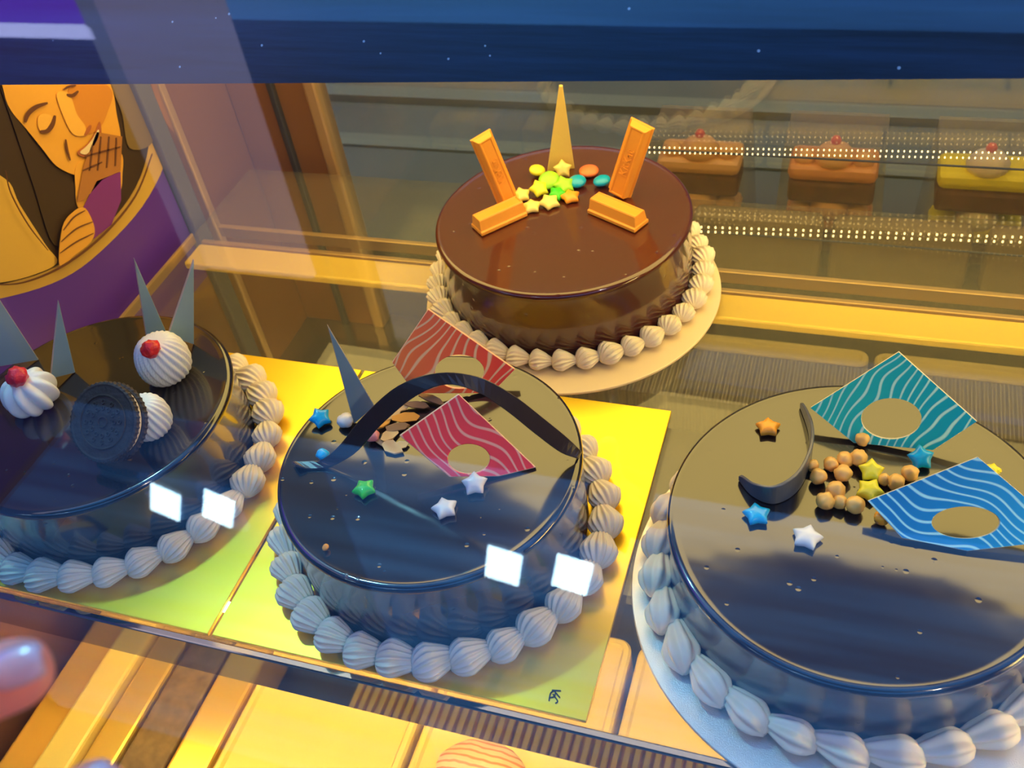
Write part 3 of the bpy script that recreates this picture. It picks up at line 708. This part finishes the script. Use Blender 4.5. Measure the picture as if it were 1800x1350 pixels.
def star(px, py, z, c, label, size=.0072, rot=0, lean=0, group=None, th=.006):
    p = hit(px, py+6, 2, z); o = link('sugar_star', star_me(size, th), candy_mat(CC[c], 'candy '+c), None, p, True)
    d = CAM-p; o.rotation_euler = (math.radians(lean), 0, math.atan2(d.y, d.x)-PI/2+PI+math.radians(rot)); subd(o, 1)
    if lean: o.location.z += size*abs(math.sin(math.radians(lean)))*.7
    tag(o, label, 'candy', group or 'sugar stars on the cakes'); return o
def ball(px, py, z, c, label, r=.0052, name='crunch_ball', sq=1.0, cat='candy', group=None, rough=.0006, zoff=0, dx=0):
    p = hit(px, py, 2, z+r*.5+zoff); bm = bmesh.new(); bmesh.ops.create_icosphere(bm, subdivisions=3, radius=r)
    for v_ in bm.verts:
        k = noise.noise(v_.co*320+Vector((px, py, 0)))
        v_.co += v_.normal*k*rough*1.6; v_.co.z *= sq
    zl = min(v_.co.z for v_ in bm.verts)
    me = bpy.data.meshes.new('m'); bm.to_mesh(me); bm.free()
    o = link(name, me, candy_mat(CC[c], 'candy '+c), None, (p.x, p.y, z-zl+zoff), True); tag(o, label, cat, group); return o
# right cake
star(1350, 750, Z4, 'orange', 'orange sugar star left of the crescent curl on the right cake', .0082, 5)
star(1330, 903, Z4, 'blue', 'blue sugar star in front of the crescent curl on the right cake', .0085, 12)
star(1418, 943, Z4, 'white', 'white sugar star on the open front of the right cake', .0092, -8)
star(1530, 828, Z4, 'yellow', 'yellow sugar star nearest the teal plaque', .008, 8, 25)
star(1528, 862, Z4, 'yellow', 'yellow sugar star touching the corner of the blue plaque', .0085, -20, 12)
star(1615, 806, Z4, 'blue', 'blue sugar star tipped up between the teal and blue plaques', .0082, 25, 40)
star(1742, 826, Z4, 'yellow', 'yellow sugar star half hidden behind the blue plaque', .0055, 0)
gb = 'tan crunch balls on the right cake'
for i, (x_, y_, s_, lab) in enumerate((
    (1515, 777, 13, 'tan crunch ball alone at the lower edge of the teal plaque'), (1460, 820, 14, 'tan crunch ball at the back left of the heap'),
    (1484, 812, 15, 'tan crunch ball at the top of the heap'), (1508, 810, 16, 'large tan crunch ball at the back right of the heap'),
    (1481, 838, 16, 'large tan crunch ball in the middle of the heap'), (1438, 842, 15, 'tan crunch ball nearest the crescent curl'),
    (1428, 822, 11, 'small tan crunch ball tucked against the crescent curl'), (1468, 868, 17, 'lumpy tan crunch ball in front of the heap'),
    (1450, 886, 16, 'tan crunch ball at the front left of the heap'), (1476, 886, 13, 'small tan crunch ball at the front of the heap'),
    (1503, 893, 16, 'tan crunch ball at the left tip of the blue plaque'), (1599, 837, 15, 'tan crunch ball beside the tipped blue star'),
    (1574, 852, 15, 'tan crunch ball behind the top edge of the blue plaque'), (1553, 846, 11, 'small tan crunch ball right of the yellow stars'),
    (1548, 915, 13, 'orange crumb under the lower left edge of the blue plaque'))):
    ball(x_, y_, Z4, 'orange' if i == 14 else 'tan', lab, s_/1770*.6, group=gb)
# centre cake
star(565, 735, Z3, 'blue', 'blue sugar star at the back left rim of the centre cake', .0080, 10, 25)
ball(568, 801, Z3, 'blue', 'small blue sugar lump by the foot of the chocolate arch', .0045, 'sugar_lump', .8)
star(642, 858, Z3, 'green', 'bright green sugar star on the centre cake', .0080, 12)
star(783, 892, Z3, 'white', 'white sugar star at the middle of the centre cake', .0085, 0)
star(836, 850, Z3, 'white', 'white sugar star at the foot of the pink-red plaque', .0085, -10, 15)
ball(607, 740, Z3, 'white', 'pale round candy behind the tall grey shard', .0062, 'candy_button', .6)
ball(655, 768, Z3, 'pink', 'pink sugar lump among the almond flakes', .0050, 'sugar_lump', .8)
ball(573, 964, Z3, 'orange', 'tiny golden crumb near the front left rim of the centre cake', .0021, 'crumb')
flk = mat('almond flake', (.72, .5, .22), .5, var=.2, vscale=100); flo = mat('orange peel', (.85, .38, .04), .5); fld = mat('brown flake', (.3, .16, .07), .5)
def flake(px, py, z, sx, sy, rz, m, label, zo=0, tl=.15):
    pts = 7; rnd = random.Random(int(px*7+py)); v = []
    ang = [2*PI*(k+rnd.uniform(-.2, .2))/pts for k in range(pts)]
    for zz in (0, .0012):
        for a in ang: r_ = rnd.uniform(.85, 1.05); v.append((sx*r_*math.cos(a), sy*r_*math.sin(a), zz))
    f = [tuple(range(pts)), tuple(pts+k for k in range(pts))]+[(k, (k+1) % pts, pts+(k+1) % pts, pts+k) for k in range(pts)]
    p = hit(px, py, 2, z+zo); o = link('almond_flake', mesh(v, f), m, None, (p.x, p.y, z+zo+.0004+max(sx, sy)*math.sin(tl)), False); o.rotation_euler = (tl, tl*.6, rz)
    tag(o, label, 'almond flake', 'flakes heaped by the chocolate arch')
for a in ((700, 722, .008, .0035, .6, flk, 'pale almond flake nearest the top of the heap by the arch'), (688, 735, .0085, .003, .9, flk, 'narrow almond flake beside the orange peel piece'),
          (715, 738, .0105, .0045, .35, flo, 'bright orange peel piece between the arch and the pink-red plaque'), (734, 716, .010, .003, .1, fld, 'thin brown flake at the back of the heap under the arch'),
          (760, 706, .011, .003, -.2, fld, 'long brown flake behind the pink-red plaque'), (700, 755, .009, .0035, .5, fld, 'brown flake at the left corner of the pink-red plaque'),
          (686, 768, .008, .0045, 1.2, flk, 'broad almond flake right of the pink lump'), (690, 790, .009, .005, -.3, flk, 'almond flake at the front of the heap'),
          (706, 785, .005, .0035, .4, flk, 'small almond flake in front of the pink-red plaque corner'), (668, 780, .007, .0018, -.5, fld, 'sliver of brown flake in front of the pink lump'),
          (675, 748, .0075, .003, 1.0, flo, 'small orange peel piece beside the arch')):
    flake(a[0], a[1], Z3, *a[2:])
inkv = []
# signature on the gold board
for k, st in enumerate(([(965, 1232), (968, 1218), (976, 1214), (974, 1224), (966, 1226)], [(974, 1214), (984, 1226)], [(972, 1220), (980, 1232), (976, 1236)], [(970, 1213), (986, 1214)])):
    inkv.append(tube_me([hit(a, b, 2, BT+.0005) for a, b in arc(st, 5)], .0004, 6))
bd = [o_ for o_ in bpy.data.objects if o_.name.startswith('cake_board') and 'signed' in o_.get('label', '')][0]
link('ink_signature', join_me(inkv), M['ink'], bd)

# back cake candies
def lentil(px, py, z, c, label, r=.0085, lean=(0, 0)):
    o = link('candy_button', lathe_me([(0, 0), (r*.6, .0008), (r*.93, .0024), (r, .0038), (r*.93, .0052), (r*.6, .0068), (0, .0076)], 28), candy_mat(CC[c], 'candy '+c), None, None, True)
    p = hit(px, py, 2, z+.004); o.location = (p.x, p.y, z); o.rotation_euler = (lean[0], lean[1], 0); o.location.z += r*math.sin(abs(lean[0])+abs(lean[1]))
    tag(o, label, 'candy', 'round candies on the reddish cake')
lentil(943, 301, Z2, 'yellow', 'yellow candy left of the golden triangle', .0072, (0, .2))
lentil(1035, 300, Z2, 'red', 'orange-red candy right of the golden triangle', .0088)
lentil(1015, 319, Z2, 'blue', 'blue candy nearer the star heap', .0078, (.1, 0))
lentil(1059, 319, Z2, 'blue', 'blue candy nearest the right upright wafer finger', .0076, (0, -.15))
lentil(966, 320, Z2, 'lime', 'large lime green candy in the star heap', .0095, (.35, 0))
star(990, 300, Z2, 'cream', 'cream star at the foot of the golden triangle', .0085, 0, 55)
star(992, 328, Z2, 'lime', 'lime green star between the lime and blue candies', .0095, 20, 30)
star(980, 340, Z2, 'green', 'green star in the middle of the heap on the reddish cake', .0085, 40, 10)
star(948, 333, Z2, 'yellow', 'yellow star in front of the large lime candy', .0090, 20, 25)
star(917, 343, Z2, 'cream', 'cream star beside the left upright wafer finger', .0085, 10, 15)
star(935, 362, Z2, 'cream', 'cream star at the very front of the heap', .0088, 0, 5)
star(966, 355, Z2, 'cream', 'cream star between the front star and the orange star', .0095, 25, 10)
star(1003, 345, Z2, 'orange', 'golden orange star below the nearer blue candy', .0088, 10, 5)

# ------------------------------------------------------------------ wafer fingers
def finger_bar_me(L, W, H):
    """wafer finger: trapezoid bar on a wider foot, sunken edge on its top"""
    v = []; f = []
    secs = [(W/2, 0), (W/2, H*.22), (W*.42, H*.28), (W*.34, H*.92), (W*.30, H)]
    ends = [(1.0, 0), (1.0, H*.22), (.975, H*.28), (.95, H*.92), (.94, H)]
    for (w_, z), (e, _) in zip(secs, ends):
        l = L/2*e
        v += [(-l, -w_, z), (l, -w_, z), (l, w_, z), (-l, w_, z)]
    v += [(-L/2*.90, -W*.24, H), (L/2*.90, -W*.24, H), (L/2*.90, W*.24, H), (-L/2*.90, W*.24, H)]
    v += [(-L/2*.89, -W*.225, H*.94), (L/2*.89, -W*.225, H*.94), (L/2*.89, W*.225, H*.94), (-L/2*.89, W*.225, H*.94)]
    for k in range(6):
        for j in range(4): f.append((k*4+j, k*4+(j+1) % 4, k*4+4+(j+1) % 4, k*4+4+j))
    f += [(0, 1, 2, 3), (24, 25, 26, 27)]
    return mesh(v, f)
def text_me(s_, size, depth):
    c = bpy.data.curves.new('t', 'FONT'); c.body = s_; c.size = size; c.extrude = depth; c.align_x = 'CENTER'; c.align_y = 'CENTER'; c.resolution_u = 2
    o = bpy.data.objects.new('t', c); COL.objects.link(o); bpy.context.view_layer.update()
    dg = bpy.context.evaluated_depsgraph_get(); me = bpy.data.meshes.new_from_object(o.evaluated_get(dg)); bpy.data.objects.remove(o); me.materials.clear(); return me
def wafer(pA, pB, W, H, faceN, label, text=None):
    """bar running from pA to pB (centre line of its underside... top face looks along faceN)"""
    x = (pB-pA); L = x.length; x = x.normalized(); z = (faceN-x*faceN.dot(x)).normalized(); y = z.cross(x)
    mw = Matrix((x, y, z)).transposed().to_4x4(); mw.translation = (pA+pB)/2
    o = link('wafer_finger', finger_bar_me(L, W, H), M['kit']); o.matrix_world = mw; bevel(o, .0007, 2, 25)
    tag(o, label, 'wafer bar', 'chocolate wafer fingers on the reddish cake')
    if text:
        t_ = text_me(text, W*.46, .0007); link('embossed_letters', t_, M['kit'], o, (0, 0, H*.945))
    return o
def upright(b0, tip, W, H, label, leanoff, text):
    pb_ = hit(*b0, 2, Z2+.0012); az = face_cam(pb_, leanoff); n = Vector((math.cos(az), math.sin(az), .1)).normalized()
    pt = hit_plane(*tip, pb_, n); o = wafer(pb_, pt, W, H, n, label, text)
    return o
upright((892, 352), (843, 236), .0195, .0095, 'wafer finger standing tilted at the left of the reddish cake', 22, 'KitKat')
upright((1090, 338), (1131, 215), .0215, .0095, 'wafer finger standing tilted at the right of the reddish cake', -28, 'KitKat')
def lying(a, b, W, H, label):
    pa_, pb_ = hit(*a, 2, Z2+.0004), hit(*b, 2, Z2+.0004)
    return wafer(pa_, pb_, W, H, Vector((0, 0, 1)), label)
lying((838, 407), (918, 371), .0185, .0135, 'wafer finger piece lying at the front left of the reddish cake')
lying((1045, 365), (1128, 400), .0185, .0135, 'wafer finger piece lying at the front right of the reddish cake')

# ------------------------------------------------------------------ cream rosettes and sandwich cookie on the left cake
def rosette(px, py, R, H, ridges, twist, depth, cherrypx, cake_o, lean=(0, 0), m='cream_white'):
    p = hit(px, py, 2, Z1+H*.35); nu, nv = 26, 96; v = []; f = []
    for i in range(nu+1):
        u = i/nu; a0 = PI*u
        rr = R*(math.sin(a0*.93+.12*(1-u))**.62 if u < .999 else 0)*(1-.25*u); zz = H*(.5-.5*math.cos(a0))
        rr = max(rr, .0004)
        for j in range(nv):
            a = 2*PI*j/nv; g = 1+depth*(abs(math.cos(ridges*.5*a+twist*u*PI))-.5)*min(1, rr/R*1.6)
            v.append((rr*g*math.cos(a), rr*g*math.sin(a), zz))
    for i in range(nu):
        for j in range(nv): f.append((i*nv+j, i*nv+(j+1) % nv, (i+1)*nv+(j+1) % nv, (i+1)*nv+j))
    f.append(tuple(range(nv))); f.append(tuple(nu*nv+j for j in range(nv)))
    o = link('cream_rosette', mesh(v, f), M[m], cake_o, None, True); o.location = (p.x-cake_o.location.x, p.y-cake_o.location.y, Z1-cake_o.location.z-.001); o.rotation_euler = (lean[0], lean[1], 0)
    return o, p
def jelly(px, py, p0, zc, r, label):
    d = hit(px, py, 2, zc); bm = bmesh.new(); bmesh.ops.create_icosphere(bm, subdivisions=3, radius=r)
    for v_ in bm.verts: v_.co += v_.normal*noise.noise(v_.co*300)*r*.30
    me = bpy.data.meshes.new('m'); bm.to_mesh(me); bm.free()
    tag(link('jelly_cherry', me, M['cherry'], None, d, True), label, 'cherry', 'red jelly cherries')
r1, p1 = rosette(55, 694, .0205, .028, 9, 1.0, .32, None, cookie_cake, (0, 0))
r2, p2 = rosette(289, 637, .0215, .036, 22, 3.6, .17, None, cookie_cake, (0, 0))
r3, p3 = rosette(262, 738, .0175, .030, 20, 2.6, .15, None, cookie_cake, (0, 0))
jelly(30, 662, None, Z1+.033, .0075, 'red jelly cherry on the broad-petalled cream rosette at the left')
jelly(265, 613, None, Z1+.0385, .0068, 'red jelly cherry on the finely ridged cream rosette')
# sandwich cookie leaning on the third rosette
ck = thing('sandwich_cookie', 'dark cocoa sandwich cookie leaning on edge against a cream rosette', 'cookie', (0, 0, 0))
pc = hit(190, 742, 2, Z1+.0262); dcam = (CAM-pc).normalized()
rgt = RC @ Vector((1, 0, 0)); upv = RC @ Vector((0, 1, 0)); bck = RC @ Vector((0, 0, 1))
nrm = (bck*.94-rgt*.30+upv*.05).normalized(); xx = upv.cross(nrm).normalized(); yy = nrm.cross(xx)
mw = Matrix((xx, yy, nrm)).transposed().to_4x4(); mw.translation = pc; ck.matrix_world = mw
def wafer_disc(z0, z1, R):
    v = []; f = []; nv = 144; prof = [(0, z0), (R*.9, z0), (R*.985, z0+.0006), (R, (z0+z1)/2), (R*.985, z1-.0006), (R*.93, z1), (R*.88, z1-.0004), (0, z1-.0004)]
    for j in range(nv):
        a = 2*PI*j/nv; g = 1+.018*(1 if j % 3 == 0 else -.5)
        for r_, z in prof: v.append((r_*(g if r_ > R*.95 else 1)*math.cos(a), r_*(g if r_ > R*.95 else 1)*math.sin(a), z))
    k = len(prof)
    for j in range(nv):
        j2 = (j+1) % nv
        for q in range(k-1): f.append((j*k+q, j2*k+q, j2*k+q+1, j*k+q+1))
    me = mesh(v, f); bm = bmesh.new(); bm.from_mesh(me); bmesh.ops.remove_doubles(bm, verts=bm.verts, dist=1e-6); bmesh.ops.recalc_face_normals(bm, faces=bm.faces); bm.to_mesh(me); bm.free(); return me
CR = .028
link('cookie_wafer', wafer_disc(.0012, .0058, CR), M['cookie'], ck)
link('cookie_wafer', wafer_disc(-.0075, -.003, CR), M['cookie'], ck)
link('filling', lathe_me([(0, -.0032), (CR*.9, -.0032), (CR*.93, -.001), (CR*.9, .0014), (0, .0014)], 60), M['filling'], ck, None, True)
em = []
for rr in (.0185, .0035):
    em.append(tube_me([(rr*math.cos(2*PI*k/48), rr*math.sin(2*PI*k/48), .0057) for k in range(49)], .0008, 6))
for k in range(12):
    a = 2*PI*k/12; c_ = Vector((math.cos(a), math.sin(a), 0)); t_ = Vector((-c_.y, c_.x, 0))
    for s_ in (.0095, .0140):
        b = c_*s_+Vector((0, 0, .0056)); em.append(tube_me([b+c_*.0014*math.cos(q*PI/3)+t_*.0014*math.sin(q*PI/3) for q in range(7)], .0006, 5))
link('embossed_pattern', join_me(em), M['cookie'], ck)

# ------------------------------------------------------------------ the onlooker's fingers in front of the glass
hand = tag(bpy.data.objects.new('hand', None), 'blurred hand with two fingertips reaching in at the lower left, in front of the glass', 'hand'); COL.objects.link(hand)
def skin_chain(name, pts, rad, parent, m, extra=()):
    me = bpy.data.meshes.new('h'); es = [(i, i+1) for i in range(len(pts)-1)]; P_ = list(pts); R_ = list(rad)
    for base, ps, rs in extra:
        i0 = base
        for q, r_ in zip(ps, rs): P_.append(q); R_.append(r_); es.append((i0, len(P_)-1)); i0 = len(P_)-1
    me.from_pydata([tuple(q) for q in P_], es, []); o = link(name, me, m, parent)
    sk = o.modifiers.new('skin', 'SKIN'); o.data.skin_vertices[0].data[0].use_root = True
    for i, r_ in enumerate(R_): o.data.skin_vertices[0].data[i].radius = (r_, r_)
    sk.use_smooth_shade = True; subd(o, 2); return o
A_ = lambda x, y, d: along(x, y, d)
dI = .27
idx = [A_(52, 1176, dI), A_(5, 1192, dI+.002), A_(-50, 1222, dI+.003), A_(-130, 1275, dI-.002), A_(-210, 1350, dI-.012)]
mdf = [A_(184, 1384, .262), A_(150, 1420, .262), A_(60, 1480, .257), A_(-40, 1520, .25), A_(-150, 1540, .248)]
rng = [A_(220, 1510, .25), A_(150, 1560, .246), A_(40, 1600, .243), A_(-80, 1625, .243), A_(-160, 1620, .243)]
pnk = [A_(190, 1630, .238), A_(120, 1660, .236), A_(30, 1690, .236), A_(-70, 1700, .236), A_(-150, 1690, .238)]
thm = [A_(-130, 1020, .25), A_(-170, 1080, .25), A_(-235, 1180, .248), A_(-290, 1300, .245), A_(-330, 1420, .243)]
palm = [A_(-420, 1640, .245), A_(-330, 1560, .245), A_(-240, 1500, .245)]
wr = [A_(-620, 1800, .25), A_(-820, 1980, .26)]
FR = [.0088, .0096, .0082, .0088, .0095]
ex = []
for ch in (idx, mdf, rng, pnk, thm):
    k_ = .85 if ch is pnk else 1.1 if ch is thm else 1; tip = ch[0]+(ch[0]-ch[1]).normalized()*.0055
    ex.append((2, ch[::-1]+[tip], [r_*k_ for r_ in FR[::-1]]+[.0052*k_]))
ex.append((0, wr, [.024, .027]))
hd_ = skin_chain('hand_skin', palm, [.026, .030, .024], hand, M['skin'], ex)
# fingernails
def nail(c, d, up, w_, l_):
    x = d.normalized(); z = (up-x*up.dot(x)).normalized(); y = z.cross(x); v = []; f = []
    for i in range(9):
        for j in range(9):
            a = -1+2*i/8; b = -1+2*j/8; s_ = math.sqrt(max(0, 1-(abs(a)**3)*.5))
            v.append(c+x*l_*a+y*w_*b*s_+z*(.0022*(1-b*b*.9)-.0006*a*a))
    for i in range(8):
        for j in range(8): k = i*9+j; f.append((k, k+1, k+10, k+9))
    me = mesh(v, f); o = link('fingernail', me, M['nail'], hand, None, True); s = o.modifiers.new('t', 'SOLIDIFY'); s.thickness = .0006; return o
toc = (CAM-idx[1]).normalized()
nail(A_(30, 1172, dI-.0080), idx[0]-idx[1], toc+upv*.3, .0048, .006)
nail(A_(165, 1392, .2530), mdf[0]-mdf[1], (CAM-mdf[1]).normalized(), .0048, .006)
